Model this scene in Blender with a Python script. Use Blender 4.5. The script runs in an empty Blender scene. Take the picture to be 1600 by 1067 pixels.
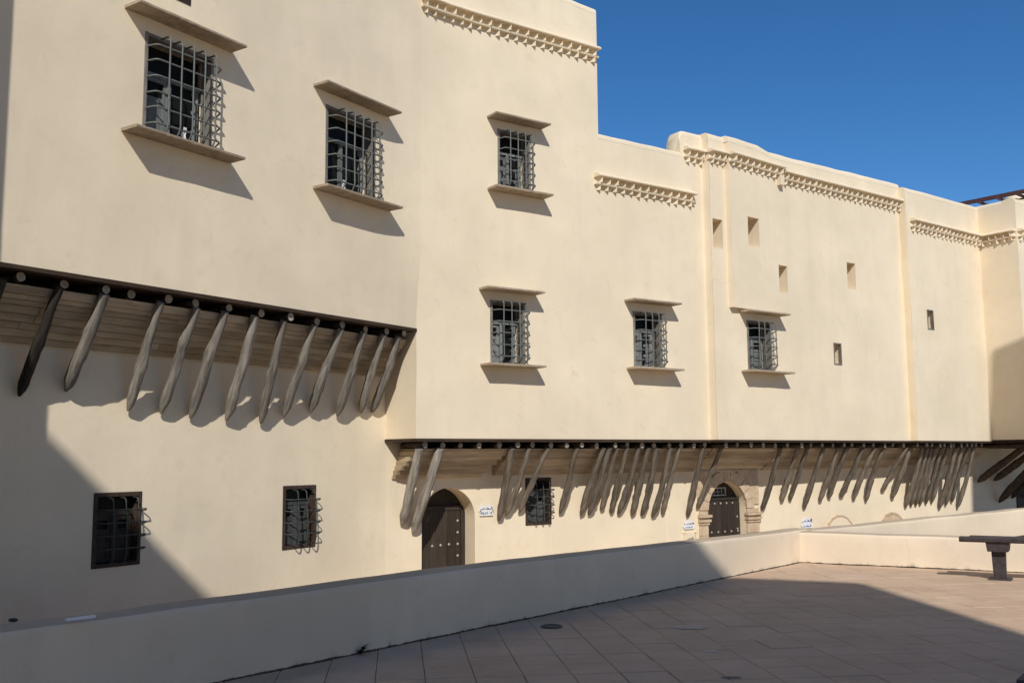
import bpy, math, random
from mathutils import Vector, Matrix, noise
random.seed(7)
R = math.radians
scene = bpy.context.scene
col = scene.collection

# ------------------------------------------------------------------ camera
EYE = 1.6
F_PX, W_PX, H_PX = 1550.0, 1600.0, 1067.0
PITCH, ROLL = math.atan((714 - 533.5) / 1550), 0.0077
cam_data = bpy.data.cameras.new('camera')
cam_data.sensor_fit = 'HORIZONTAL'; cam_data.sensor_width = 36.0
cam_data.lens = 36.0 * F_PX / W_PX
cam_data.clip_start = 0.05; cam_data.clip_end = 2000
cam = bpy.data.objects.new('camera', cam_data); col.objects.link(cam)
fw = Vector((0, math.cos(PITCH), math.sin(PITCH))); r0 = Vector((1, 0, 0)); u0 = r0.cross(fw)
cr = r0 * math.cos(ROLL) - u0 * math.sin(ROLL); cu = r0 * math.sin(ROLL) + u0 * math.cos(ROLL)
cam.matrix_world = Matrix(((cr.x, cu.x, -fw.x, 0), (cr.y, cu.y, -fw.y, 0), (cr.z, cu.z, -fw.z, EYE), (0, 0, 0, 1)))
scene.camera = cam

# ------------------------------------------------------------------ sky, sun, exposure
SUN_EL, SUN_AZ = R(39), R(-3.0)          # light travels along +Y, a touch to the left: the sun stands behind the viewer
world = bpy.data.worlds.new('World'); scene.world = world; world.use_nodes = True
wn = world.node_tree.nodes; wl = world.node_tree.links
sky = wn.new('ShaderNodeTexSky'); sky.sky_type = 'NISHITA'; sky.sun_disc = False
sky.sun_elevation = SUN_EL; sky.sun_rotation = R(180) + SUN_AZ
sky.altitude = 1500; sky.air_density = 0.9; sky.dust_density = 0.0; sky.ozone_density = 4.0
hsv = wn.new('ShaderNodeHueSaturation'); hsv.inputs['Saturation'].default_value = 1.23
wl.new(sky.outputs[0], hsv.inputs['Color']); wl.new(hsv.outputs[0], wn['Background'].inputs['Color'])
wn['Background'].inputs['Strength'].default_value = 0.115
sd = bpy.data.lights.new('sun', 'SUN'); sd.energy = 3.7; sd.angle = R(0.53); sd.color = (1.0, 0.965, 0.915)
sun = bpy.data.objects.new('sun', sd); col.objects.link(sun)
sdir = Vector((math.sin(SUN_AZ) * math.cos(SUN_EL), math.cos(SUN_AZ) * math.cos(SUN_EL), -math.sin(SUN_EL)))
sun.rotation_euler = sdir.to_track_quat('-Z', 'Y').to_euler()
sun.location = (0, -20, 30)
scene.cycles.diffuse_bounces = 6; scene.cycles.max_bounces = 8
vs = scene.view_settings
vs.view_transform = 'Standard'; vs.look = 'None'; vs.exposure = 0.0; vs.gamma = 1.0; vs.use_curve_mapping = False

# ------------------------------------------------------------------ materials
def mat_new(name):
    m = bpy.data.materials.new(name); m.use_nodes = True
    nt = m.node_tree; b = nt.nodes['Principled BSDF']
    return m, nt, b
def ramp(nt, fac, c0, c1, p0=0.3, p1=0.7):
    r = nt.nodes.new('ShaderNodeValToRGB')
    r.color_ramp.elements[0].position = p0; r.color_ramp.elements[1].position = p1
    r.color_ramp.elements[0].color = (*c0, 1); r.color_ramp.elements[1].color = (*c1, 1)
    nt.links.new(fac, r.inputs[0]); return r.outputs[0]
def noise_tex(nt, scale, detail=4, rough=0.55, vec=None, dist=0.0):
    n = nt.nodes.new('ShaderNodeTexNoise'); n.inputs['Scale'].default_value = scale
    n.inputs['Detail'].default_value = detail; n.inputs['Roughness'].default_value = rough
    n.inputs['Distortion'].default_value = dist
    if vec is not None: nt.links.new(vec, n.inputs['Vector'])
    return n.outputs['Fac']
def mixc(nt, fac, a, b, mode='MIX'):
    m = nt.nodes.new('ShaderNodeMix'); m.data_type = 'RGBA'; m.blend_type = mode
    if isinstance(fac, float): m.inputs[0].default_value = fac
    else: nt.links.new(fac, m.inputs[0])
    for s, v in ((6, a), (7, b)):
        if isinstance(v, tuple): m.inputs[s].default_value = (*v, 1)
        else: nt.links.new(v, m.inputs[s])
    return m.outputs[2]
def position(nt, scale=(1, 1, 1)):
    g = nt.nodes.new('ShaderNodeNewGeometry'); mp = nt.nodes.new('ShaderNodeMapping')
    mp.inputs['Scale'].default_value = scale
    nt.links.new(g.outputs['Position'], mp.inputs['Vector']); return mp.outputs[0]
def bump(nt, b, h, strength, dist):
    bn = nt.nodes.new('ShaderNodeBump'); bn.inputs['Strength'].default_value = strength
    bn.inputs['Distance'].default_value = dist
    nt.links.new(h, bn.inputs['Height'])
    nt.links.new(bn.outputs[0], b.inputs['Normal'])
def math_node(nt, op, a, b=None, clamp=False):
    m = nt.nodes.new('ShaderNodeMath'); m.operation = op; m.use_clamp = clamp
    for i, v in enumerate((a, b)):
        if v is None: continue
        if isinstance(v, (int, float)): m.inputs[i].default_value = v
        else: nt.links.new(v, m.inputs[i])
    return m.outputs[0]

def plaster(name, base, var=0.07, dirt=None):
    m, nt, b = mat_new(name)
    p = position(nt)
    lo = tuple(c * (1 - var) for c in base); hi = tuple(min(c * (1 + var * .6), .9) for c in base)
    big = ramp(nt, noise_tex(nt, 0.55, 3, .6, p), lo, hi, .35, .65)
    streak = noise_tex(nt, 1.0, 4, .6, position(nt, (2.6, 2.6, .28)))
    c = mixc(nt, math_node(nt, 'MULTIPLY', math_node(nt, 'SUBTRACT', streak, .52, True), 1.1), big, tuple(x * .80 for x in base))
    blot = noise_tex(nt, 3.5, 4, .7, p, .4)
    c = mixc(nt, math_node(nt, 'MULTIPLY', math_node(nt, 'SUBTRACT', blot,   .56, True), 1.9), c, (base[0] * .80, base[1] * .76, base[2] * .72))
    yel = noise_tex(nt, 1.6, 4, .65, position(nt, (1, 1, 1.4)), .6)
    c = mixc(nt, math_node(nt, 'MULTIPLY', math_node(nt, 'SUBTRACT', yel, .50, True), 1.3), c, (base[0] * .93, base[1] * .93, base[2] * .84))
    vo = nt.nodes.new('ShaderNodeTexVoronoi'); vo.feature = 'DISTANCE_TO_EDGE'; vo.inputs['Scale'].default_value = .55
    wv = nt.nodes.new('ShaderNodeMix'); wv.data_type = 'VECTOR'; wv.inputs[0].default_value = .35
    nz = nt.nodes.new('ShaderNodeTexNoise'); nz.inputs['Scale'].default_value = 2.2; nz.inputs['Detail'].default_value = 3
    nt.links.new(p, nz.inputs['Vector']); nt.links.new(p, wv.inputs[4]); nt.links.new(nz.outputs['Color'], wv.inputs[5]); nt.links.new(wv.outputs[1], vo.inputs['Vector'])
    crack = math_node(nt, 'MULTIPLY', math_node(nt, 'SUBTRACT', .006, vo.outputs['Distance']), 170.0, True)
    cm = math_node(nt, 'MULTIPLY', math_node(nt, 'SUBTRACT', noise_tex(nt, .5, 3, .5, p), .55, True), 6.0, True)
    c = mixc(nt, math_node(nt, 'MULTIPLY', math_node(nt, 'MULTIPLY', crack, cm), .16), c, (base[0] * .5, base[1] * .48, base[2] * .45))
    spot = noise_tex(nt, 22, 2, .5, p)
    c = mixc(nt, math_node(nt, 'MULTIPLY', math_node(nt, 'SUBTRACT', spot, .70, True), 3.0), c, (base[0] * .62, base[1] * .58, base[2] * .52))
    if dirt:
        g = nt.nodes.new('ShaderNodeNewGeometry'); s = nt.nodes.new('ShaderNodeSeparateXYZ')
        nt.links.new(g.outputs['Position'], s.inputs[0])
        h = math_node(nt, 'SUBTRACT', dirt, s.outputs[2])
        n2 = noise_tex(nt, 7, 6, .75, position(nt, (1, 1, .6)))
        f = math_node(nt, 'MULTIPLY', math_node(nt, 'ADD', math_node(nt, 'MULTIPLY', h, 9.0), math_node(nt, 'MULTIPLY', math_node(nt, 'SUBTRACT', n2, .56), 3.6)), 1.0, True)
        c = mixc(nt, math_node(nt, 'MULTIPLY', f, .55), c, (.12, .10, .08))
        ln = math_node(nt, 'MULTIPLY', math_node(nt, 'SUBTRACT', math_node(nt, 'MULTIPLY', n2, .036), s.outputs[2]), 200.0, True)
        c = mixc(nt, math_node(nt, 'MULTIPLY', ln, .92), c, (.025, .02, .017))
    nt.links.new(c, b.inputs['Base Color'])
    b.inputs['Roughness'].default_value = .92; b.inputs['Specular IOR Level'].default_value = .15
    hgt = math_node(nt, 'ADD', math_node(nt, 'MULTIPLY', noise_tex(nt, 2.2, 3, .55, p), 1.0), math_node(nt, 'MULTIPLY', noise_tex(nt, 16, 3, .6, p), .22))
    bump(nt, b, hgt, .22, .03)
    return m
CREAM = (.82, .70, .51)
M = {}
M['plaster'] = plaster('cream_plaster', CREAM)
M['parapet'] = plaster('parapet_plaster', (.775, .65, .485), .09, dirt=.05)
M['coping'] = plaster('weathered_coping', (.50, .405, .29), .10)
M['house'] = plaster('house_plaster', (.82, .66, .44))

def wood(name, c0, c1, scale=(6, 6, 6), rough=.8, bs=.5):
    m, nt, b = mat_new(name)
    tc = nt.nodes.new('ShaderNodeTexCoord'); mp = nt.nodes.new('ShaderNodeMapping')
    mp.inputs['Scale'].default_value = scale
    nt.links.new(tc.outputs['Object'], mp.inputs[0])
    oi = nt.nodes.new('ShaderNodeObjectInfo')
    n = noise_tex(nt, 1.0, 6, .65, mp.outputs[0], .3)
    c = ramp(nt, n, c0, c1, .3, .7)
    v = math_node(nt, 'ADD', math_node(nt, 'MULTIPLY', oi.outputs['Random'], .4), .8)
    hs = nt.nodes.new('ShaderNodeHueSaturation'); nt.links.new(v, hs.inputs['Value']); nt.links.new(c, hs.inputs['Color'])
    nt.links.new(hs.outputs[0], b.inputs['Base Color'])
    b.inputs['Roughness'].default_value = rough; b.inputs['Specular IOR Level'].default_value = .2
    bump(nt, b, n, bs, .015)
    return m
M['strut'] = wood('weathered_log', (.10, .088, .072), (.40, .355, .295), (22, 22, 2.2), .88, .9)
M['brown_strut'] = wood('weathered_brown_log', (.06, .049, .037), (.27, .225, .175), (22, 22, 2.6), .88, .9)
M['dark_strut'] = wood('dark_log', (.018, .014, .011), (.07, .058, .046), (22, 22, 2.2), .85, .9)  # near-black version of the log wood, for the two leftmost struts
M['joist'] = wood('dark_joist', (.035, .025, .017), (.11, .082, .056), (10, 10, 10), .85, .6)
M['joist_end'] = wood('sawn_log_end', (.20, .165, .125), (.50, .43, .34), (20, 20, 20), .85, .3)
M['corbel'] = wood('corbel_board', (.32, .245, .16), (.54, .435, .30), (1.5, 1.5, 14), .8, .25)
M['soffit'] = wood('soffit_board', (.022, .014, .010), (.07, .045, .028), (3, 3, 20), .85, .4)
M['hood'] = wood('hood_board', (.30, .235, .165), (.50, .405, .29), (9, 9, 25), .8, .4)
M['frame'] = wood('window_frame_wood', (.15, .135, .115), (.27, .245, .21), (12, 12, 4), .7, .3)
M['dark_frame'] = wood('dark_window_frame', (.035, .022, .016), (.075, .05, .036), (12, 12, 4), .6, .3)
M['shutter'] = wood('grey_shutter', (.12, .13, .122), (.25, .26, .245), (20, 20, 3), .7, .3)
M['door'] = wood('door_timber', (.030, .023, .017), (.062, .048, .036), (30, 30, 2.5), .6, .3)
M['bench'] = wood('bench_dark', (.035, .027, .026), (.075, .060, .057), (12, 12, 12), .6, .3)
M['pergola'] = wood('pergola_red_brown', (.07, .03, .028), (.13, .06, .055), (12, 12, 12), .6, .2)

def simple(name, c, rough=.6, metal=0.0, spec=.3, var=.12, scale=20):
    m, nt, b = mat_new(name)
    n = noise_tex(nt, scale, 4, .6, position(nt))
    nt.links.new(ramp(nt, n, tuple(x * (1 - var) for x in c), tuple(min(1, x * (1 + var)) for x in c)), b.inputs['Base Color'])
    b.inputs['Roughness'].default_value = rough; b.inputs['Metallic'].default_value = metal
    b.inputs['Specular IOR Level'].default_value = spec
    return m
M['iron'] = simple('painted_iron', (.135, .145, .135), .55, 0, .4, .25, 30)
M['dark_iron'] = simple('dark_iron', (.05, .055, .05), .5, 0, .4, .25, 30)
M['stud'] = simple('iron_stud', (.38, .35, .31), .45, .3, .5)
M['glass'] = simple('dark_glass', (.012, .013, .012), .3, 0, .10, .2, 3)
M['dark_shutter'] = wood('dark_shutter', (.045, .048, .045), (.10, .105, .098), (20, 20, 3), .7, .3)
M['room'] = simple('dark_room', (.03, .028, .026), .9, 0, .05)
M['curtain'] = simple('white_curtain', (.75, .73, .70), .9)
M['white'] = simple('white_enamel', (.80, .80, .79), .35, 0, .4, .03)
M['ink'] = simple('black_ink', (.05, .05, .055), .6)
M['blue'] = simple('blue_ink', (.07, .12, .35), .6)
M['mortar'] = simple('mortar_bed', (.24, .18, .135), .95, 0, .1, .3, 9)
M['street'] = simple('street_stone', (.62, .49, .36), .9, 0, .1, .15, 5)
M['weed'] = simple('weed_leaf', (.05, .075, .03), .7, 0, .2, .3, 40)
M['pebble'] = simple('dark_stone', (.06, .055, .05), .8, 0, .2, .3, 40)
M['cement'] = simple('cement_patch', (.58, .46, .35), .9, 0, .1, .12, 14)

def stone_mat():
    m, nt, b = mat_new('carved_tan_stone')
    p = position(nt); oi = nt.nodes.new('ShaderNodeObjectInfo')
    c = ramp(nt, noise_tex(nt, 7, 6, .65, p), (.46, .33, .19), (.70, .56, .39), .3, .68)
    c = mixc(nt, math_node(nt, 'MULTIPLY', math_node(nt, 'SUBTRACT', noise_tex(nt, 30, 3, .6, p), .6, True), 3.0), c, (.22, .15, .09))
    c = mixc(nt, math_node(nt, 'MULTIPLY', oi.outputs['Random'], .3), c, (.60, .44, .32))
    nt.links.new(c, b.inputs['Base Color']); b.inputs['Roughness'].default_value = .9
    bump(nt, b, noise_tex(nt, 18, 6, .7, p), .7, .03)
    return m
M['stone'] = stone_mat()
def tile_mat():
    m, nt, b = mat_new('terrace_tile')
    p = position(nt); oi = nt.nodes.new('ShaderNodeObjectInfo')
    c = ramp(nt, noise_tex(nt, 1.1, 6, .65, p), (.50, .345, .225), (.66, .475, .325), .32, .68)
    c = mixc(nt, math_node(nt, 'MULTIPLY', oi.outputs['Random'], .45), c, (.54, .40, .28))
    d = noise_tex(nt, 2.6, 6, .7, p, .8)
    c = mixc(nt, math_node(nt, 'MULTIPLY', math_node(nt, 'SUBTRACT', d, .55, True), 2.2), c, (.33, .24, .175))
    s = noise_tex(nt, 14, 3, .6, p)
    c = mixc(nt, math_node(nt, 'MULTIPLY', math_node(nt, 'SUBTRACT', s, .62, True), 3.0), c, (.22, .17, .13))
    e = noise_tex(nt, .7, 5, .7, position(nt, (1.2, .7, 1)), 1.2)
    c = mixc(nt, math_node(nt, 'MULTIPLY', math_node(nt, 'SUBTRACT', e, .52, True), 2.4, True), c, (.62, .49, .37))
    nt.links.new(c, b.inputs['Base Color']); b.inputs['Roughness'].default_value = .8
    b.inputs['Specular IOR Level'].default_value = .2
    bump(nt, b, noise_tex(nt, 12, 5, .6, p), .25, .01)
    return m
M['tile'] = tile_mat()

# ------------------------------------------------------------------ object helpers
def tag(o, label=None, cat=None, group=None, kind=None):
    for k, v in (('label', label), ('category', cat), ('group', group), ('kind', kind)):
        if v: o[k] = v
    return o
def base_of(o):
    b = Vector((0, 0, 0))
    while o is not None: b += o.location; o = o.parent
    return b
def empty(name, loc, label, cat, group=None):
    o = bpy.data.objects.new(name, None); o.location = loc; o.empty_display_size = .2
    col.objects.link(o); return tag(o, label, cat, group)
class MB:
    def __init__(s): s.v = []; s.f = []; s.sm = []
    def face(s, pts, smooth=False):
        i = len(s.v); s.v += [tuple(p) for p in pts]; s.f.append(tuple(range(i, i + len(pts)))); s.sm.append(smooth)
    def grid(s, rows, smooth=True, close=False):
        i = len(s.v); n = len(rows[0])
        for r in rows: s.v += [tuple(p) for p in r]
        for a in range(len(rows) - 1):
            for b in range(n if close else n - 1):
                c = (b + 1) % n
                s.f.append((i + a * n + b, i + a * n + c, i + (a + 1) * n + c, i + (a + 1) * n + b)); s.sm.append(smooth)
    def hexa(s, p):      # p: 8 points, bottom ring 0-3, top ring 4-7
        i = len(s.v); s.v += [tuple(q) for q in p]
        for f in ((0, 3, 2, 1), (4, 5, 6, 7), (0, 1, 5, 4), (1, 2, 6, 5), (2, 3, 7, 6), (3, 0, 4, 7)):
            s.f.append(tuple(i + k for k in f)); s.sm.append(False)
    def prism(s, foot, z0, z1, cap=True):
        n = len(foot)
        for k in range(n):
            a, b = foot[k], foot[(k + 1) % n]
            s.face([(a[0], a[1], z0), (b[0], b[1], z0), (b[0], b[1], z1), (a[0], a[1], z1)])
        if cap:
            s.face([(a[0], a[1], z1) for a in foot]); s.face([(a[0], a[1], z0) for a in reversed(foot)])
    def tube(s, path, rad, sides=6, cap=True):
        path = [Vector(p) for p in path]; rows = []; up = Vector((0, 0, 1)); prev = None
        for k, p in enumerate(path):
            t = (path[min(k + 1, len(path) - 1)] - path[max(k - 1, 0)]).normalized()
            a = prev - t * prev.dot(t) if prev is not None else t.cross(up if abs(t.z) < .9 else Vector((1, 0, 0)))
            a.normalize(); prev = a; b = t.cross(a)
            r = rad[k] if isinstance(rad, (list, tuple)) else rad
            rows.append([p + (a * math.cos(2 * math.pi * j / sides) + b * math.sin(2 * math.pi * j / sides)) * r for j in range(sides)])
        s.grid(rows, True, True)
        if cap: s.face(list(reversed(rows[0]))); s.face(rows[-1])
    def mesh(s, name, origin=Vector((0, 0, 0))):
        me = bpy.data.meshes.new(name)
        me.from_pydata([tuple(Vector(v) - origin) for v in s.v], [], s.f)
        me.polygons.foreach_set('use_smooth', s.sm); me.update(); return me
    def build(s, name, m, parent=None, fix=True):
        o_ = base_of(parent) if parent else Vector((0, 0, 0))
        me = s.mesh(name, o_)
        if fix:
            import bmesh
            bm = bmesh.new(); bm.from_mesh(me); bmesh.ops.remove_doubles(bm, verts=bm.verts, dist=1e-5)
            bmesh.ops.recalc_face_normals(bm, faces=bm.faces); bm.to_mesh(me); bm.free(); me.set_sharp_from_angle(angle=R(38))
        o = bpy.data.objects.new(name, me); col.objects.link(o)
        if parent: o.parent = parent
        me.materials.append(m if not isinstance(m, str) else M[m]); return o
class Plane:            # a vertical plane: u runs along it, o points out of the wall
    def __init__(s, x, y, deg):
        a = R(deg); s.p = Vector((x, y, 0)); s.u = Vector((math.sin(a), math.cos(a), 0)); s.out = Vector((math.cos(a), -math.sin(a), 0)); s.a = a
    def pt(s, u, z, o=0.0): return s.p + s.u * u + s.out * o + Vector((0, 0, z))
    def off(s, o):
        q = Plane(0, 0, math.degrees(s.a)); q.p = s.p + s.out * o; return q
    def rotz(s): return math.pi / 2 - s.a
    def box(s, mb, u0, u1, z0, z1, o0, o1):
        mb.hexa([s.pt(u0, z0, o0), s.pt(u1, z0, o0), s.pt(u1, z0, o1), s.pt(u0, z0, o1), s.pt(u0, z1, o0), s.pt(u1, z1, o0), s.pt(u1, z1, o1), s.pt(u0, z1, o1)])
def plane2(a, b): return Plane(a.x, a.y, math.degrees(math.atan2(b.x - a.x, b.y - a.y)))

# the facade in plan: left front, middle front, two slightly stepped far fronts; lower walls set back 0.89 m
BEND = (-1.65376, 17.0)
D = 0.89
PA = Plane(*BEND, 34.0); PB = Plane(*BEND, 55.5)
LA = PA.off(-D); LB = PB.off(-D)
PC = plane2(PB.pt(7.06, 0, .20), PB.pt(14.15, 0, 0)); PD = plane2(PB.pt(14.12, 0, .20), PB.pt(17.75, 0, .04))
STREET = -1.5
Z1, Z2 = 3.82, 1.93     # undersides of the two overhangs

def wob(p, amp=.007):
    return noise.noise(Vector(p) * .9) * amp * 1.4 + noise.noise(Vector(p) * 2.7 + Vector((7, 3, 1))) * amp * .5
def wall(mb, P, u0, u1, z0, z1, holes=(), step=.3, offs=None, zt=None, cuts=()):
    """front skin of a wall with reveals round its openings; holes: (u0,u1,z0,z1,depth,arch)"""
    us = {u0, u1} | set(cuts); zs = {z0, z1}
    for h in holes: us |= {h[0], h[1]}; zs |= {h[2], h[3]}
    def fill(s):
        s = sorted(s); out = [s[0]]
        for a, b in zip(s, s[1:]):
            n = max(1, int(round((b - a) / step)))
            out += [a + (b - a) * (k + 1) / n for k in range(n)]
        return out
    us = fill(us); zs = fill(zs)
    def zz(u, z):
        if zt is None: return z
        t = max(0, (z - (z1 - 1.2)) / 1.2); return z + (zt(u) - z1) * t
    def V(u, z, o=0.0):
        z = zz(u, z); b = P.pt(u, z); e = offs(u, z) if offs else 0
        return P.pt(u, z, wob(b) + e + o)
    for i in range(len(us) - 1):
        for j in range(len(zs) - 1):
            cu_, cz = (us[i] + us[i + 1]) / 2, (zs[j] + zs[j + 1]) / 2
            if any(h[0] < cu_ < h[1] and h[2] < cz < h[3] for h in holes): continue
            mb.face([V(us[i], zs[j]), V(us[i + 1], zs[j]), V(us[i + 1], zs[j + 1]), V(us[i], zs[j + 1])], True)
    rv = MB()
    for h in holes:
        a, b, c, d, dep, arch = h
        hu = [u for u in us if a - 1e-6 <= u <= b + 1e-6]; hz = [z for z in zs if c - 1e-6 <= z <= d + 1e-6]
        if arch:        # round-headed opening: spandrels fill the corners of the rectangle, the reveal follows the arch
            r = (b - a) / 2; zc = d - r; n = 18
            arc = [(a + r - r * math.cos(math.pi * k / n), zc + r * math.sin(math.pi * k / n)) for k in range(n + 1)]
            arc = [(p[0], min(p[1], d - .004)) for p in arc]
            for k in range(n):
                p, q = arc[k], arc[k + 1]
                mb.face([V(p[0], p[1]), V(q[0], q[1]), V(q[0], d), V(p[0], d)], True)
            ring = [(a, c)] + arc + [(b, c)]
        else:
            ring = [(a, z) for z in hz] + [(u, d) for u in hu[1:]] + [(b, z) for z in reversed(hz[:-1])] + [(u, c) for u in reversed(hu[1:-1])] + [(a, c)]
        for p, q in zip(ring, ring[1:]):
            m1 = .012
            rv.face([V(*p), V(*q), P.pt(q[0], zz(*q), -dep), P.pt(p[0], zz(*p), -dep)])
    mb.v_off = len(mb.v)
    for f in rv.f: mb.face([rv.v[k] for k in f], False)
def cap(mb, P, u0, u1, zf, w=.36, drop=.7, step=.35, r=.09, offs=0.0, round_left=False):
    """rounded top of a parapet, running from the front skin over to a back face"""
    n = max(2, int((u1 - u0) / step)); rows = []
    for k in range(n + 1):
        u = u0 + (u1 - u0) * k / n; z = zf(u); j = wob(P.pt(u, z)) ; jz = noise.noise(P.pt(u, 0) * 1.7) * .018
        e = offs(u, z) if callable(offs) else offs
        prof = [(e + .003, -.05)] + [(e - r + r * math.cos(t), r * math.sin(t) * 1.0) for t in (R(18), R(38), R(60), R(80), R(90))]
        prof += [(-w + .06, r), (-w + .015, r - .03), (-w, r - .08), (-w, -drop)]
        rows.append([P.pt(u, z + b + (jz if b > 0 else 0), a + (j if i < 3 else 0)) for i, (a, b) in enumerate(prof)])
    mb.grid(rows, True)
    mb.face(rows[0]); mb.face(list(reversed(rows[-1])))

# ------------------------------------------------------------------ ground, street, terrace floor
g = MB(); g.face([(-400, -400, STREET - .02), (400, -400, STREET - .02), (400, 400, STREET - .02), (-400, 400, STREET - .02)])
tag(g.build('ground', 'street', fix=False), 'pale ground the whole quarter stands on', kind='structure')
st = MB(); st.face([LA.pt(-12, STREET, 9), LA.pt(-12, STREET, -.3), LA.pt(.2, STREET, -.3), LB.pt(22, STREET, -.3), LB.pt(22, STREET, 9)])
tag(st.build('street', 'street', fix=False), 'narrow sunken street at the foot of the palace', kind='structure')

C1 = Vector((4.28, 15.11, 0))                       # the corner where the two terrace walls meet
PP = Plane(-2.14, 7.38, math.degrees(math.atan2(6.42, 7.73)))       # inner face of the long parapet, out = towards the terrace
P2 = plane2(C1, Vector((6.86, 13.62, 0)))           # inner face of the return parapet
UC = (C1 - PP.p).dot(PP.u)
TA = R(6.6); tx = Vector((math.cos(TA), math.sin(TA), 0)); ty = Vector((-math.sin(TA), math.cos(TA), 0))
floor_foot = [PP.pt(-9, 0, -.15), PP.pt(UC, 0, -.15) , P2.pt(14, 0, -.15), Vector((16, -8, 0)), Vector((-9, -8, 0))]
fl = MB(); fl.prism([(p.x, p.y) for p in floor_foot], STREET - .01, -.012)
floor = fl.build('terrace_floor', 'mortar'); tag(floor, 'brown tiled terrace floor', kind='structure')
TS = .362
tile_meshes = []
for k in range(5):
    w = TS - random.choice((.004, .005, .006, .008)); h = TS - random.choice((.004, .005, .007)); b = .004
    t = MB(); lo = [(-w/2, -h/2), (w/2, -h/2), (w/2, h/2), (-w/2, h/2)]
    hi = [(-w/2+b, -h/2+b), (w/2-b, -h/2+b), (w/2-b, h/2-b), (-w/2+b, h/2-b)]
    t.v = [(x, y, -.014) for x, y in lo] + [(x, y, -.004) for x, y in lo] + [(x, y, 0) for x, y in hi]
    for s in range(4):
        n = (s + 1) % 4; t.f += [(s, n, 4 + n, 4 + s), (4 + s, 4 + n, 8 + n, 8 + s)]
    t.f.append((8, 9, 10, 11)); t.sm = [False] * len(t.f)
    me = t.mesh('tile'); me.materials.append(M['tile']); tile_meshes.append((me, t))
cands = []
for i in range(-30, 52):
    for j in range(-26, 52):
        c = tx * (i * TS + .03) + ty * (j * TS + .07)
        if (c - PP.p).dot(PP.out) < -.26 or (c - P2.p).dot(P2.out) < -.24: continue
        if c.y < -7.6 or c.x > 15.6 or c.x < -8.6: continue
        d = c - Vector((0, 0, EYE)); z = d.dot(fw)
        vis = z > 1 and abs(d.dot(cr) / z) < .56 and d.dot(cu) / z > -.39
        cands.append((0 if vis else 1, c.length, c))
cands.sort(key=lambda t: (t[0], t[1]))
rest = MB()
for k, (v, _, c) in enumerate(cands):
    me, t = random.choice(tile_meshes)
    rz = TA + random.uniform(-.006, .006); z = random.uniform(-.002, .003)
    if k < 300 and v == 0:
        o = bpy.data.objects.new('tile', me); col.objects.link(o); o.parent = floor
        o.location = (c.x, c.y, z); o.rotation_euler = (random.uniform(-.002, .002), random.uniform(-.002, .002), rz)
    else:
        i0 = len(rest.v); cs, sn = math.cos(rz), math.sin(rz)
        rest.v += [(c.x + a * cs - b * sn, c.y + a * sn + b * cs, z + q) for a, b, q in t.v]
        rest.f += [tuple(i0 + q for q in f) for f in t.f]; rest.sm += [False] * len(t.f)
o = rest.build('far_tiles', 'tile', floor, fix=False); o['kind'] = 'stuff'

# ------------------------------------------------------------------ terrace parapets
def parapet(name, P, a, b, h, w, label, m='parapet', z0=-.3, top=None, step=.3):
    n = int((b - a) / step); rows = []; crow = []
    for k in range(n + 1):
        u = a + (b - a) * k / n; hh = top(u) if top else h
        j = noise.noise(P.pt(u, 3) * .8) * .010; jz = noise.noise(P.pt(u, 9) * 1.3) * .012
        zs = [z0] + [z0 + (hh - .05 - z0) * q / 5 for q in (1, 2, 3, 4, 5)]
        prof = [(noise.noise(P.pt(u, z * 2)) * .008, z) for z in zs] + [(-.003, hh - .018), (-.011, hh - .004)]
        rows.append([P.pt(u, z + (jz if z > hh - .04 else 0), o_ + j) for o_, z in prof])
        pc = [(-.011, hh - .004), (-.03, hh + .003), (-w * .5, hh + .014), (-w + .03, hh + .005), (-w + .008, hh - .006), (-w, hh - .03), (-w, z0 - .2), (-w, STREET - .01)]
        crow.append([P.pt(u, z + (jz if z > hh - .04 else 0), o_ + j) for o_, z in pc])
    mb = MB(); mb.grid(rows, True)
    for rr, cc in ((rows[0], crow[0]), (rows[-1], crow[-1])): mb.face(list(rr) + list(cc)[1:])
    o = mb.build(name, m); tag(o, label, 'wall')
    mb = MB(); mb.grid(crow, True); mb.build('coping', 'coping', o); return o
parapet('terrace_parapet', PP, -7.0, UC + .27, .555, .30, 'long cream parapet in shade running from lower left to the terrace corner',
        top=lambda u: .565 if u < 3 else .565 - (u - 3) * .0125)
parapet('return_parapet', P2, .004, 9.5, .445, .28, 'short sunlit parapet behind the bench, right of the terrace corner')
# the outer wall of the ramp beyond: starts at the corner and runs on to the right, parallel to the palace
PS = plane2(Vector((4.52, 15.33, 0)), Vector((4.52 + math.sin(R(51.5)), 15.33 + math.cos(R(51.5)), 0)))
parapet('ramp_wall', PS, .05, 16, .45, .26, 'low sunlit wall rising to the right behind the return parapet', z0=STREET, top=lambda u: .455 + u * .008)

# ------------------------------------------------------------------ the palace
PAL = empty('palace', PB.pt(0, STREET), 'long cream plastered palace with barred windows and log-propped overhanging upper floors', 'building')

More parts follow.
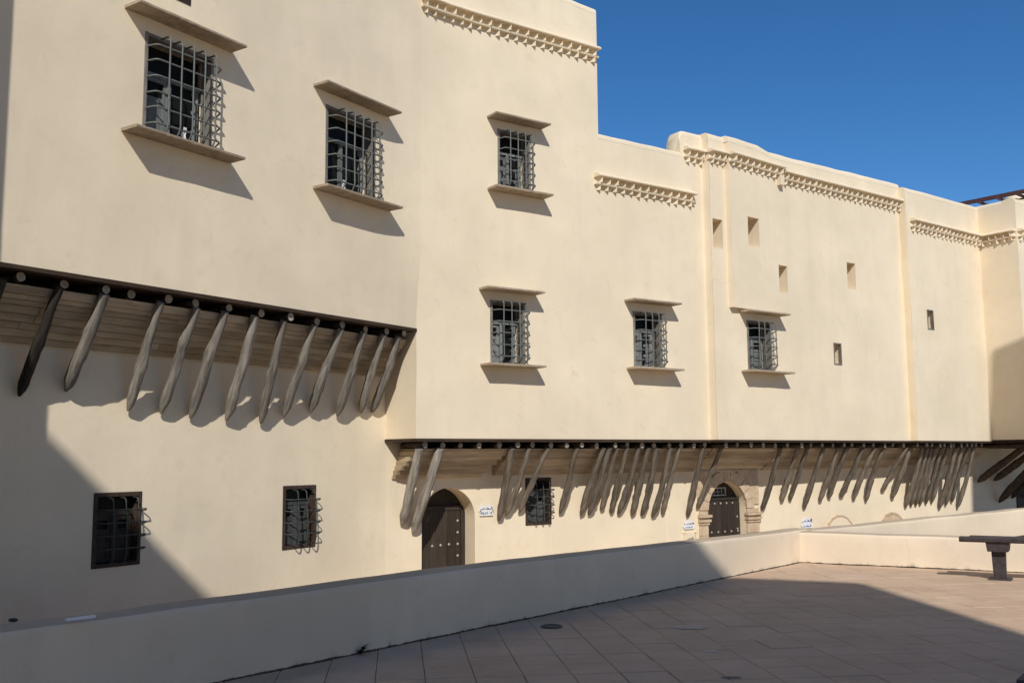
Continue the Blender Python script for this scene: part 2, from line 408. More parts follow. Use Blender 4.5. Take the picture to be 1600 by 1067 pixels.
WIN = {  # plane, opening u0 u1 z0 z1, hood (u0,u1,z), ledge (u0,u1,z), vertical bars, horizontal bars
    1: (PA, -5.55, -4.44, 5.77, 7.16, (-5.87, -4.135, 7.35), (-5.85, -4.12, 5.73), 5, 6),
    2: (PA, -2.25, -1.08, 5.77, 7.16, (-2.53, -.79, 7.36), (-2.51, -.75, 5.73), 5, 6),
    3: (PB, 1.71, 2.47, 6.53, 7.70, (1.48, 2.72, 7.86), (1.48, 2.76, 6.49), 4, 5),
    4: (PB, 1.53, 2.31, 3.27, 4.45, (1.29, 2.54, 4.61), (1.31, 2.55, 3.23), 4, 5),
    5: (PB, 4.97, 5.76, 3.36, 4.51, (4.75, 6.03, 4.68), (4.77, 6.05, 3.32), 4, 5),
    6: (PC, 1.04, 1.86, 3.42, 4.53, (.81, 2.15, 4.68), (.82, 2.22, 3.38), 4, 5),
}
hole = lambda n: (WIN[n][1], WIN[n][2], WIN[n][3], WIN[n][4], .30, False)
HOLES_C = [(.03, .37, 6.02, 6.66, .70, False), (1.10, 1.50, 6.18, 6.83, .70, False), (2.16, 2.48, 5.25, 5.87, .70, False),
           (4.75, 5.09, 5.57, 6.22, .70, False), (4.08, 4.38, 3.70, 4.22, .30, False)]
HOLE_D = (.73, 1.03, 4.77, 5.29, .30, False)
TOPWIN = (-5.30, -4.86, 7.77, 8.6, .22, False)

def panel_off(u, z):       # the upper half of the raised block leans forward of the lower half and dies out to the right
    if u < .50 or z < 4.76: return 0.0
    return .12 * max(0.0, 1 - (u - .50) / 2.1)

def fillet(u, z):          # the two fronts meet in a soft concave fold
    L_ = 1.15; t = min(1, max(0, (z - Z1 - .1) / 1.3)); t = t * t * (3 - 2 * t)
    return .19 * max(0, L_ - abs(u)) ** 2 / (2 * L_) * t
mb = MB(); wall(mb, PA, -9.6, 0, Z1, 10.6, [hole(1), hole(2), TOPWIN], zt=lambda u: 10.95, offs=fillet)
for z0, z1 in ((Z1, 10.95),):      # left return
    mb.face([PA.pt(-9.6, z0), PA.pt(-9.6, z1), PA.pt(-9.6, z1, -5), PA.pt(-9.6, z0, -5)])
mb.build('upper_wall', 'plaster', PAL)
mb = MB(); wall(mb, PB, 0, 4.15, Z2, 10.5, [hole(3), hole(4)], offs=fillet, zt=lambda u: 10.60 + max(0, (4.15 - u)) * .085)
mb.face([PB.pt(4.15, 7.6), PB.pt(4.15, 10.62), PB.pt(4.15, 10.62, -5), PB.pt(4.15, 7.6, -5)])
mb.face([PB.pt(0, Z2), PB.pt(0, Z1 + .3), LB.pt(-.169, Z1 + .3), LB.pt(-.169, Z2)])      # left cheek of the lower overhang
mb.build('upper_wall', 'plaster', PAL)
mb = MB(); wall(mb, PB, 4.15, 7.06, Z2, 8.0, [hole(5)], zt=lambda u: 8.0)
mb.build('upper_wall', 'plaster', PAL)
mb = MB()
topC = lambda u: 8.55 if u < 1.6 else 8.55 - .075 * min(1, (u - 1.6) / .4) + max(0, u - 2.0) * .014
wall(mb, PC, 0, 7.10, 4.76, 8.4, HOLES_C[:4], offs=panel_off, zt=lambda u: topC(u) - .09, cuts=(.496, .506, 1.6, 2.0, 2.6))
wall(mb, PC, 0, 7.10, Z2, 4.76, [hole(6), HOLES_C[4]])
mb.face([PC.pt(.50, 4.76), PC.pt(2.6, 4.76), PC.pt(.50, 4.76, .12)])
for k in range(24):                                          # small step where the panel starts
    a, b = 4.76 + (8.4 - 4.76) * k / 24, 4.76 + (8.4 - 4.76) * (k + 1) / 24
# left return of the raised block, rounded, over the middle front
rows = []
for k in range(13):
    z = Z2 + (8.45 - Z2) * k / 12
    rows.append([PB.pt(7.0, z, .0), PB.pt(7.045, z, .012), PB.pt(7.06, z, .05), PB.pt(7.063, z, .12), PB.pt(7.066, z, .17), PC.pt(.012, z, -.001), PC.pt(.06, z, wob(PC.pt(.06, z)) + .001)])
mb.grid(rows, True)
mb.build('upper_wall', 'plaster', PAL)
capB = lambda u: 8.30 + .17 * math.sqrt(max(0, 1 - max(0, 1 - (u - 6.40) / .16) ** 2))
mb = MB(); mb.grid([[PB.pt(6.402 + .66 * k / 20, 7.9 + (capB(6.402 + .66 * k / 20) - 7.9) * q / 3, .001) for q in range(4)] for k in range(21)], True)
mb.face([PB.pt(6.402, 7.9), PB.pt(6.402, 8.32), PB.pt(6.402, 8.32, -.4), PB.pt(6.402, 7.9, -.4)])
mb.build('upper_wall', 'plaster', PAL)
mb = MB(); wall(mb, PD, 0, 3.66, Z2, 8.2, [HOLE_D], zt=lambda u: 8.33)
rows = []
for k in range(13):
    z = Z2 + (8.33 - Z2) * k / 12; t = min(1, max(.12, (8.0 - z) / 1.6))
    q = PC.pt(7.07, z, 0); e = PD.pt(0, z)
    rows.append([q, q.lerp(e, .5) - PD.u * .01, e - PD.u * .006, PD.pt(.02, z, .0), PD.pt(.09, z, wob(PD.pt(.09, z)) + .001)])
mb.grid(rows, True)
mb.build('upper_wall', 'plaster', PAL)

# parapet tops
mb = MB()
cap(mb, PA, -9.6, .0, lambda u: 10.95); cap(mb, PB, 0, 4.15, lambda u: 10.60 + max(0, (4.15 - u)) * .085)
cap(mb, PB, 4.15, 6.44, lambda u: 8.0, r=.06)
cap(mb, PB, 6.40, 7.6, capB, r=.09, w=.40, step=.04)
cap(mb, PC, 0.0, 7.12, lambda u: topC(u) - .09, r=.10, offs=lambda u, z: panel_off(u, 6), step=.02); cap(mb, PD, 0, 3.66, lambda u: 8.33, r=.09)
mb.build('parapet_top', 'plaster', PAL)
# body and roofs behind the front skins
mb = MB()
def body(P, a, b, z0, z1, inset=.345, depth=6):
    mb.prism([(q.x, q.y) for q in (P.pt(a, 0, -inset), P.pt(b, 0, -inset), P.pt(b, 0, -depth), P.pt(a, 0, -depth))], z0, z1)
body(PA, -9.5, -.3, Z1 + .05, 10.5); body(PB, .05, 4.1, Z2 + .06, 10.3); body(PB, 4.1, 7.4, Z2 + .07, 7.62)
body(PC, .1, 7.1, Z2 + .08, 8.1, .8); body(PD, .1, 3.6, Z2 + .09, 7.95, .8)
body(LA, -12, .0, STREET, Z1 + .04, .62); body(LB, .1, 21, STREET, Z2 + .05, .62)
mb.build('building_core', 'plaster', PAL)

# lower walls
LW1 = (LA, -5.44, -4.72, .21, 1.18); LW2 = (LA, -2.17, -1.46, .19, 1.18); LW3 = (LB, 2.90, 3.52, .29, 1.20)
low_fold = lambda c: (lambda u, z: .19 * max(0, .72 - abs(u - c)) ** 2 / 1.44)
mb = MB(); wall(mb, LA, -12, .163, STREET, Z1 - .03, [(w[1], w[2], w[3], w[4], .16, False) for w in (LW1, LW2)], offs=low_fold(.163))
mb.build('lower_wall', 'plaster', PAL)
mb = MB(); wall(mb, LB, -.173, 21, STREET, Z2 - .03, [(.62, 1.75, STREET, 1.05, .52, True), (2.90, 3.52, .29, 1.20, .16, False), (7.79, 9.02, STREET, 1.02, .34, True)], offs=low_fold(-.173))
mb.build('lower_wall', 'plaster', PAL)
mb = MB()      # a slight pilaster seam in the lower wall left of the second door
LB.box(mb, 6.62, 6.72, STREET, 1.1, -.03, .018); mb.build('wall_seam', 'plaster', PAL)

# ------------------------------------------------------------------ saw-tooth cornices
def tooth_mesh(w, d, h, name='tooth'):
    t = MB(); tri = [(-w / 2, .02), (w / 2, .02), (w * .04, -d)]
    t.v = [(x, y, 0) for x, y in tri] + [(x * .96, y * (.92 if y < 0 else 1), -h) for x, y in tri]
    t.f = [(0, 1, 2), (3, 5, 4), (0, 2, 5, 3), (2, 1, 4, 5), (1, 0, 3, 4)]; t.sm = [False] * 5
    me = t.mesh(name); me.materials.append(M['plaster']); return me
BIG = tooth_mesh(.16, .15, .125); SMALL = tooth_mesh(.155, .095, .09)
def cornice(runs, label=None):
    """runs: (plane,u0,u1,z_top,offset) end to end"""
    root = None
    for P, a, b, z, off in runs:
        n = max(2, int((b - a) / .5)); rows = []
        for k in range(n + 1):
            u = a + (b - a) * k / n; e = off(u) if callable(off) else off
            j = noise.noise(P.pt(u, z) * 3) * .006
            rows.append([P.pt(u, z + .05, e - .02), P.pt(u, z + .05 + j, e + .06), P.pt(u, z + .03 + j, e + .14), P.pt(u, z - .008 + j, e + .175), P.pt(u, z - .03, e + .17), P.pt(u, z - .032, e - .02)])
        band = MB(); band.grid(rows, True, True); band.face(rows[0]); band.face(list(reversed(rows[-1])))
        for k in range(n): pass
        P2_ = P
        if root is None: root = band.build('cornice', 'plaster', PAL)
        else: band.build('cornice_band', 'plaster', root)
        mid = MB(); e0 = off(a) if callable(off) else off; e1 = off(b) if callable(off) else off
        mid.hexa([P.pt(a, z - .186, e0 - .02), P.pt(b, z - .186, e1 - .02), P.pt(b, z - .186, e1 + .09), P.pt(a, z - .186, e0 + .09), P.pt(a, z - .156, e0 - .02), P.pt(b, z - .156, e1 - .02), P.pt(b, z - .156, e1 + .10), P.pt(a, z - .156, e0 + .10)])
        mid.build('cornice_band', 'plaster', root)
        cnt = max(1, int(round((b - a) / .205))); w = (b - a) / cnt
        bo = base_of(root)
        for k in range(cnt):
            for row, (me, zz_, sh) in enumerate(((BIG, z - .030, .5), (SMALL, z - .184, .5))):
                u = a + w * (k + sh); e = off(u) if callable(off) else off
                o = bpy.data.objects.new('tooth', me); col.objects.link(o); o.parent = root
                o.location = P.pt(u, zz_, e - .004) - bo
                o.rotation_euler = (0, 0, P.rotz() + random.uniform(-.12, .12))
                s = w / .205 * random.uniform(.9, 1.04); o.scale = (s, random.uniform(.82, 1.08), random.uniform(.88, 1.0) if row == 0 else random.uniform(.8, 1.2))
    return root
c = cornice([(PB, .02, 1.2, 9.78, lambda u: fillet(u, 9.7)), (PB, 1.2, 4.13, 9.78, 0)])
c = cornice([(PB, 4.02, 6.74, 7.16, 0)])
c = cornice([(PB, 6.50, 7.10, 8.14, .0), (PC, -.02, .495, 8.14, 0), (PC, .505, 2.40, 8.14, lambda u: panel_off(u, 6))])
mbx = MB(); PC.box(mbx, 2.23, 2.36, 7.72, 7.94, -.02, .13); mbx.build('bracket_block', 'plaster', c)
c = cornice([(PC, 2.40, 7.34, 8.06, lambda u: panel_off(u, 6))])
c = cornice([(PD, .16, 3.60, 7.56, 0)])

# ------------------------------------------------------------------ barred windows
def bar(path, rad, parent, m='iron'):
    b = MB(); b.tube(path, rad, 6); return b.build('grille_bar', m, parent, fix=False)
def arcpath(pts, r=.05):
    """polyline with rounded corners"""
    pts = [Vector(p) for p in pts]; out = [pts[0]]
    for a, b, c in zip(pts, pts[1:], pts[2:]):
        d1 = (a - b); d2 = (c - b); q = min(r, d1.length * .45, d2.length * .45)
        s, e = b + d1.normalized() * q, b + d2.normalized() * q
        for t in (0, .25, .5, .75, 1): out.append(s * (1 - t) ** 2 + b * 2 * t * (1 - t) + e * t * t)
    return out + [pts[-1]]
def casement(P, root, u0, u1, z0, z1, o, split=.72, seed=0, m='shutter', open_leaf=None):
    rnd = random.Random(seed)
    g_ = MB(); P.box(g_, u0, u1, z0, z1, o - .05, o - .045); g_.build('pane', 'glass', root)
    w = u1 - u0; zc = z0 + (z1 - z0) * split
    t = MB(); P.box(t, u0, u1, zc - .025, zc + .025, o - .04, o + .01); t.build('transom', m, root)
    t = MB(); P.box(t, u0 + w * .5 - .03, u0 + w * .5 + .03, z0, zc - .026, o - .04, o + .015); t.build('mullion', m, root)
    for s in (0, 1):
        a = u0 + .02 + s * (w * .5); b = a + w * .5 - .04
        ang = open_leaf[s] if open_leaf else 0
        leaf = MB()
        hinge = a if s == 0 else b
        def L(u, z, q):          # leaf coordinates swing about the hinge, into the room
            d = u - hinge; cs, sn = math.cos(ang), math.sin(ang)
            return P.pt(hinge + d * cs, z, o - abs(d) * sn + q)
        def lb(ua, ub, za, zb, qa, qb):
            leaf.hexa([L(ua, za, qa), L(ub, za, qa), L(ub, za, qb), L(ua, za, qb), L(ua, zb, qa), L(ub, zb, qa), L(ub, zb, qb), L(ua, zb, qb)])
        zt_ = zc - .028; st_ = .055
        lb(a, a + st_, z0 + .01, zt_, -.035, .0); lb(b - st_, b, z0 + .01, zt_, -.035, .0)
        for f in (0, .34, .67, 1):
            zz_ = z0 + .01 + (zt_ - z0 - .07) * f
            lb(a + st_, b - st_, zz_, zz_ + .06, -.033, -.002)
        lb(a + st_, b - st_, z0 + .07, z0 + .01 + (zt_ - z0 - .07) * .34, -.025, -.014)
        if rnd.random() < .9:
            lb(a + st_, b - st_, z0 + .07 + (zt_ - z0 - .07) * .34, z0 + .01 + (zt_ - z0 - .07) * .67, -.025, -.014)
        leaf.build('casement_leaf', m, root)
def window(n, leafs=(0, 0), curtain=None):
    P, u0_, u1_, z0, z1, hood, ledge, nv, nh = WIN[n]
    e = 0.0
    f = MB(); t = .045
    P.box(f, u0_ + .001, u0_ + t, z0 + .002, z1 - .002, -.20, .014); P.box(f, u1_ - t, u1_ - .001, z0 + .002, z1 - .002, -.20, .004)
    P.box(f, u0_ + t + .001, u1_ - t - .001, z1 - t, z1 - .003, -.20, .004); P.box(f, u0_ + t + .001, u1_ - t - .001, z0 + .002, z0 + .03, -.20, .004)
    root = f.build('window', 'frame', PAL)
    casement(P, root, u0_ + t, u1_ - t, z0 + .03, z1 - t, -.235, .70, n, open_leaf=leafs)
    for nm, (a, b, z), th in (('window_hood', hood, .038), ('window_ledge', ledge, .04)):
        s = MB(); k = 7; rows = []
        for i in range(k + 1):
            u = a + (b - a) * i / k; j = noise.noise(P.pt(u, z) * 4) * .008; dp = .33 + noise.noise(P.pt(u, z) * 3.1) * .010
            rows.append([P.pt(u, z, -.03), P.pt(u, z + j * .5, dp - .006), P.pt(u, z + .012 + j * .5, dp), P.pt(u, z + th + j * .5 - .006, dp - .002), P.pt(u, z + th + j * .5, dp - .02), P.pt(u, z + th, -.03)])
        s.grid(rows, False, True); s.face(rows[0]); s.face(list(reversed(rows[-1])))
        s.build(nm, 'hood', root)
    w = u1_ - u0_; od = .19 if nv == 5 else .18; ra = .0125 if nv == 5 else .012
    rnd = random.Random(n * 11)
    for k in range(nv):
        u = u0_ + w * (.22 + .68 * k / (nv - 1)); zt_ = z1 - .03; zb = z0 + .035
        bar(arcpath([P.pt(u, zt_, -.12), P.pt(u + .003, zt_ + .0, od + .01), P.pt(u + rnd.uniform(-.006, .006), (zt_ + zb) / 2, od + .012), P.pt(u, zb + .10, od + .02), P.pt(u, zb, od - .06), P.pt(u, zb + .0, -.08)], .06), ra, root)
    for k in range(nh):
        z = z0 + .15 + (z1 - z0 - .34) * k / (nh - 1) + rnd.uniform(-.004, .004)
        bar(arcpath([P.pt(u0_ + .03, z - .03, -.10), P.pt(u0_ + .035, z, .02), P.pt(u0_ + .07, z + rnd.uniform(-.004, .004), od - .012), P.pt(u1_ + .0, z + rnd.uniform(-.004, .004), od - .012), P.pt(u1_ + .01, z - .05, .04), P.pt(u1_ - .03, z - .06, -.10)], .05), ra, root)
    if curtain:
        cu_, cz0, cz1, cw = curtain; s = MB(); rows = []
        for i in range(9):
            z = cz0 + (cz1 - cz0) * i / 8
            rows.append([P.pt(cu_ + cw * q / 6 * (1 - .35 * i / 8) + .02 * math.sin(i), z, -.19 + .018 * math.sin(q * 2.2 + i * .3)) for q in range(7)])
        s.grid(rows); s.build('curtain', 'curtain', root, fix=False)
    return root
window(1, (0, .5), (-4.80, 5.81, 6.12, .10)); window(2, (1.25, .55), (-1.68, 5.81, 6.10, .11)); window(3, (.15, .3)); window(4, (.1, .45))
window(5, (.0, .2)); window(6, (.25, .0))
def low_window(spec, seed, nv=3, nh=4, m='dark_iron', dark=True):
    P, a, b, z0, z1 = spec; t = .055; f = MB()
    for q in ((a + .002, a + t, z0 + .002, z1 - .002), (b - t, b - .002, z0 + .002, z1 - .002), (a + t + .001, b - t - .001, z1 - t, z1 - .002), (a + t + .001, b - t - .001, z0 + .002, z0 + t)):
        P.box(f, *q, -.14, .012)
    root = f.build('window', 'dark_frame', PAL)
    casement(P, root, a + t, b - t, z0 + t, z1 - t, -.10, .74, seed, 'dark_shutter' if not dark else 'door')
    w = b - a; od = .14; rnd = random.Random(seed)
    for k in range(nv):
        u = a + w * (.30 + .52 * k / (nv - 1))
        bar(arcpath([P.pt(u, z1 - .07, -.06), P.pt(u, z1 - .075, od * .8), P.pt(u + rnd.uniform(-.005, .005), (z0 + z1) / 2, od + .01), P.pt(u, z0 + .16, od + .015), P.pt(u, z0 + .05, od - .02), P.pt(u, z0 + .07, -.06)], .06), .0095, root, m)
    for k in range(nh):
        z = z0 + .24 + (z1 - z0 - .46) * k / (nh - 1) + rnd.uniform(-.005, .005)
        bar(arcpath([P.pt(a + .03, z + .02, -.06), P.pt(a + .04, z, .05), P.pt(a + .09, z, od), P.pt(b - .02, z, od), P.pt(b + .02, z - .02, .08), P.pt(b - .03, z - .05, -.06)], .05), .0095, root, m)
    return root
low_window(LW1, 3); low_window(LW2, 4, dark=False); low_window(LW3, 5, dark=False)
# framed window high on the left front, cut by the picture's top edge
f = MB(); a, b, z0, z1 = TOPWIN[:4]
for q in ((a + .002, a + .06, z0 + .002, z1), (b - .06, b - .002, z0 + .002, z1), (a + .061, b - .061, z0 + .002, z0 + .06)): PA.box(f, *q, -.12, .01)
w_ = f.build('window', 'dark_frame', PAL)
f = MB(); PA.box(f, a + .06, b - .06, z0 + .06, z1, -.10, -.09); f.build('pane', 'curtain', w_)
f = MB(); PA.box(f, a + .06, a + .20, z0 + .06, z1, -.088, -.06); f.build('shutter', 'dark_frame', w_)
# backs of the open niches; the two small ones have thin frames
for P, h, fr in [(PC, q, False) for q in HOLES_C[:4]] + [(PC, HOLES_C[4], True), (PD, HOLE_D, True)]:
    e = 0
    mbn = MB(); P.box(mbn, h[0] - .004, h[1] + .004, h[2] - .004, h[3] + .004, -.72 if not fr else -.312, -.695 if not fr else -.302)
    n_ = mbn.build('niche', 'plaster', PAL)
    if fr:
        mbn = MB()
        for q in ((h[0] + .001, h[0] + .03, h[2] + .001, h[3] - .001), (h[1] - .03, h[1] - .001, h[2] + .001, h[3] - .001), (h[0] + .031, h[1] - .031, h[3] - .03, h[3] - .001), (h[0] + .031, h[1] - .031, h[2] + .001, h[2] + .03)):
            P.box(mbn, *q, -.05, .008)
        mbn.build('niche_frame', 'frame', n_)

# ------------------------------------------------------------------ overhangs: soffit boards, joists, corbel boards, log struts
def log(path, rads, seed, sides=12):
    mb = MB(); rnd = random.Random(seed); off = Vector((rnd.uniform(0, 99), rnd.uniform(0, 99), 0))
    path = [Vector(p) for p in path]; rows = []
    t = (path[-1] - path[0]).normalized(); a = t.cross(Vector((0, 0, 1))).normalized(); b = t.cross(a)
    for q, (p, r) in enumerate(zip(path, rads)):
        ring = []
        for j in range(sides):
            an = 2 * math.pi * j / sides; ca, sa = math.cos(an), math.sin(an); d = a * ca + b * sa
            k = 1 + .12 * noise.noise(Vector((ca * 1.1, sa * 1.1, q * .16)) + off) + .09 * noise.noise(Vector((ca * 2.6, sa * 2.6, q * .22)) + off * 2)
            ring.append(p + d * r * k)
        rows.append(ring)
    mb.grid(rows, True, True); mb.face(list(reversed(rows[0]))); mb.face(rows[-1])
    return mb
def strut(parent, L, ut, zt, utop, ztop, otop, r=.085, seed=0, tip_o=.05, m='strut'):
    """a tapered log from under the joists down and back to the lower wall, its foot cut to a blunt point"""
    rnd = random.Random(seed); n = 16
    A_ = L.pt(utop, ztop, otop); B_ = L.pt(ut, zt + .005, tip_o)
    bend = Vector((rnd.uniform(-.03, .03), rnd.uniform(-.03, .03), rnd.uniform(-.03, .03)))
    kink = rnd.uniform(.25, .7); kd = Vector((rnd.uniform(-1, 1), rnd.uniform(-1, 1), rnd.uniform(-.6, .6))) * .018
    path = []; rads = []; knot = rnd.uniform(.3, .8)
    for k in range(n + 1):
        t = k / n; p = A_.lerp(B_, t) + bend * math.sin(math.pi * t) + kd * max(0, 1 - abs(t - kink) / .22) + Vector((rnd.uniform(-1, 1), rnd.uniform(-1, 1), 0)) * .005
        rr = r * (.80 + .20 * min(1, t / .6)) * rnd.uniform(.96, 1.04) * (1 + .20 * max(0, 1 - abs(t - knot) / .06))
        if t > .90: rr *= 1 - .72 * ((t - .90) / .10)
        path.append(p); rads.append(rr)
    o = log(path, rads, seed).build('strut', m, parent, fix=False)
    ax = (B_ - A_).normalized(); Mx = Matrix.Translation(A_ - base_of(parent)) @ ax.to_track_quat('Z', 'Y').to_matrix().to_4x4()
    o.data.transform(Mx.inverted()); o.matrix_basis = Mx      # own frame along the log, so the grain follows it
    return o
JOIST = {}
def joist(parent, L, u, z, o1, r=.06, seed=0, lit=True, o0=-.02):
    key = (seed % 6, round(o1, 2), round(r, 3))
    rnd = random.Random(seed)
    path = [L.pt(u + rnd.uniform(-.012, .012), z + rnd.uniform(-.008, .008), o0 + (o1 - o0) * k / 5) for k in range(6)]
    j = log(path, [r * rnd.uniform(.94, 1.05) for _ in path], seed, 9)
    o = j.build('joist', 'joist', parent, fix=False)
    o.data.materials.append(M['joist_end']); o.data.polygons[-1].material_index = 1; o.data.polygons[-2].material_index = 1
    return o
def corbel(parent, L, u0_, u1_, ztop, zbot, otop, n=8, left_step=0.0, right_step=0.0, seed=0):
    rnd = random.Random(seed); hs = [rnd.uniform(.7, 1.4) for _ in range(n)]; tot = sum(hs); z = zbot
    for k in range(n):
        h = (ztop - zbot) * hs[k] / tot; mid = (z + h * .5 - zbot) / (ztop - zbot)
        o1 = .05 + (otop - .05) * mid ** .95
        a = u0_ + left_step * (n - 1 - k); b = u1_ - right_step * (n - 1 - k)
        cuts = [a]
        while cuts[-1] < b - 3.4: cuts.append(cuts[-1] + rnd.uniform(2.0, 3.2))
        cuts.append(b); slope = (otop - .05) * h / (ztop - zbot) * .28
        for s, e in zip(cuts, cuts[1:]):
            m_ = MB(); w = rnd.uniform(-.005, .005); z0_, z1_ = z + .0015, z + h - .0005
            m_.hexa([L.pt(s + .002, z0_, -.01), L.pt(e - .002, z0_, -.01), L.pt(e - .002, z0_, o1 + w - slope), L.pt(s + .002, z0_, o1 + w - slope),
                     L.pt(s + .002, z1_, -.01), L.pt(e - .002, z1_, -.01), L.pt(e - .002, z1_, o1 + w + slope * .6), L.pt(s + .002, z1_, o1 + w + slope * .6)])
            m_.build('corbel_board', 'corbel', parent)
        z += h
def soffit(pts, z, th, name, parent_name='overhang', split=5):
    """pts: [(plane,u,o_front)] along the front; boards run along the facade between the wall and the front edge"""
    root = None
    for q in range(split):
        f0, f1 = q / split + (.004 if q else -.02), (q + 1) / split - .004 if q < split - 1 else 1.0
        m_ = MB()
        for (a, b) in zip(pts, pts[1:]):
            La, ua, oa = a; Lb, ub, ob = b
            zz0 = z - th + (.006 if q % 2 else 0)
            m_.hexa([La.pt(ua, zz0, oa * f0), Lb.pt(ub, zz0, ob * f0), Lb.pt(ub, zz0, ob * f1), La.pt(ua, zz0, oa * f1),
                     La.pt(ua, z - .004, oa * f0), Lb.pt(ub, z - .004, ob * f0), Lb.pt(ub, z - .004, ob * f1), La.pt(ua, z - .004, oa * f1)])
        if root is None: root = m_.build(parent_name, 'soffit', PAL)
        else: m_.build('soffit_board', 'soffit', root)
    return root
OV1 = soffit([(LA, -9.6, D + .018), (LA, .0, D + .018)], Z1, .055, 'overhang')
OV1['label'] = 'upper overhang on the left front, twelve logs beneath it'
for k, u in enumerate([-6.97, -6.41, -5.91, -5.50, -4.96, -4.52, -3.96, -3.38, -2.86, -2.26, -1.72, -1.15, -.66, -.24]):
    joist(OV1, LA, u, Z1 - .115, .775 + random.uniform(-.06, .075), .058, 20 + k)
corbel(OV1, LA, -9.6, .02, Z1 - .185, 3.03, .70, 8, seed=3)
SA = [(-7.30, 2.42), (-6.53, 2.38), (-5.92, 2.47), (-5.01, 2.25), (-4.49, 2.23), (-4.00, 2.18), (-3.36, 2.16), (-2.70, 2.14), (-2.23, 2.25), (-1.65, 2.34), (-1.03, 2.30), (-.47, 2.37), (-.17, 2.39)]
UT = [-7.2, -6.50, -5.90, -5.08, -4.50, -4.02, -3.48, -2.92, -2.30, -1.70, -1.18, -.70, -.33]
for k, ((u, z), ut) in enumerate(zip(SA, UT)):
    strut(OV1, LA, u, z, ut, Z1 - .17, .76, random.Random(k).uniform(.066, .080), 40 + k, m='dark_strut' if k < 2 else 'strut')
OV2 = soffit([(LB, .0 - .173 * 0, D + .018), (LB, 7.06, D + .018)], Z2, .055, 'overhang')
OV2['label'] = 'lower overhang along the middle and far front, many close-set logs'
mbq = MB(); mbq.face([LB.pt(-.17, Z2 - .03, .0), LB.pt(0, Z2 - .03, D + .018), LB.pt(0, Z2 - .03, 0)]); mbq.face([LB.pt(-.19, Z2 - .004, .0), LB.pt(-.008, Z2 - .004, D + .018), LB.pt(-.008, Z2 - .055, D + .018), LB.pt(-.19, Z2 - .055, 0)])
mbq.build('soffit_board', 'soffit', OV2)
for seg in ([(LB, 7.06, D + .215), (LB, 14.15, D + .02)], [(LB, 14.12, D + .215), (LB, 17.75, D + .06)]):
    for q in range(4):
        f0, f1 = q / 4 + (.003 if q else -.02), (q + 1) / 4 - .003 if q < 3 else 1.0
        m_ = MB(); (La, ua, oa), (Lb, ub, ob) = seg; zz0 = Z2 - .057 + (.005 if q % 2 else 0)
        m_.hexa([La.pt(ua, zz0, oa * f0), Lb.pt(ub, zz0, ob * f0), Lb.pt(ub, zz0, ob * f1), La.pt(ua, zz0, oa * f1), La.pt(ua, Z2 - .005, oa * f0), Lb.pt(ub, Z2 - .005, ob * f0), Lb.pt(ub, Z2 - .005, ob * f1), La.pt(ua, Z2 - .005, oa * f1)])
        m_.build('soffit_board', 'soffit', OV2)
u = .22; k = 0
while u < 17.6:
    oe = .80 if u < 7.06 else (.98 - .2 * (u - 7.06) / 7.1 if u < 14.12 else .98 - .16 * (u - 14.12) / 3.6)
    joist(OV2, LB, u, Z2 - .112, oe + random.uniform(-.03, .04), .055 + random.uniform(-.004, .006), 80 + k)
    u += random.uniform(.34, .46) if u < 14.3 else random.uniform(.24, .30); k += 1
corbel(OV2, LB, .16, 2.12, Z2 - .175, 1.23, .70, 7, left_step=-.03, right_step=.045, seed=5)
corbel(OV2, LB, 2.14, 7.35, Z2 - .175, 1.26, .66, 7, seed=6)
corbel(OV2, LB, 7.36, 9.55, Z2 - .175, 1.30, .72, 6, seed=7)
corbel(OV2, LB, 9.56, 14.3, Z2 - .175, 1.26, .66, 6, seed=8)
corbel(OV2, LB, 14.31, 18.0, Z2 - .175, 1.30, .66, 6, seed=9)
SB = [(0.19,0.42,0.14),(0.42,0.27,0.56),(2.25,0.41,2.08),(2.41,0.49,2.46),(2.71,0.53,2.90),(3.69,0.48,3.59),(4.22,0.42,4.25),(4.43,0.43,4.40),(4.75,0.50,4.58),(5.00,0.44,4.86),(5.20,0.41,5.16),(5.57,0.37,5.42),(5.84,0.36,5.64),(6.13,0.32,6.02),(6.42,0.36,6.29),(7.15,0.28,6.96),(7.44,0.46,7.52),(9.51,0.34,9.40),(10.18,0.51,10.0),(10.47,0.53,10.32),(10.97,0.32,10.90),(11.55,0.47,11.43),(11.90,0.54,11.76),(12.34,0.55,12.36),(12.84,0.47,12.82),(13.33,0.41,13.20),(14.00,0.65,14.12),(14.42,0.45,14.30),(14.98,0.21,14.80),(15.22,0.24,15.02),(15.43,0.25,15.19),(15.62,0.26,15.38),(15.88,0.27,15.64),(16.15,0.29,15.92),(16.48,0.13,16.27),(16.79,0.20,16.57),(17.08,0.28,16.86),(17.33,0.11,17.12)]
for k, (u, z, ut) in enumerate(SB):
    rr = random.Random(300 + k)
    strut(OV2, LB, u, z, ut, Z2 - .165, .76, (.088 if k < 2 else rr.uniform(.056, .072)), 140 + k, m='brown_strut' if k > 1 else 'strut')

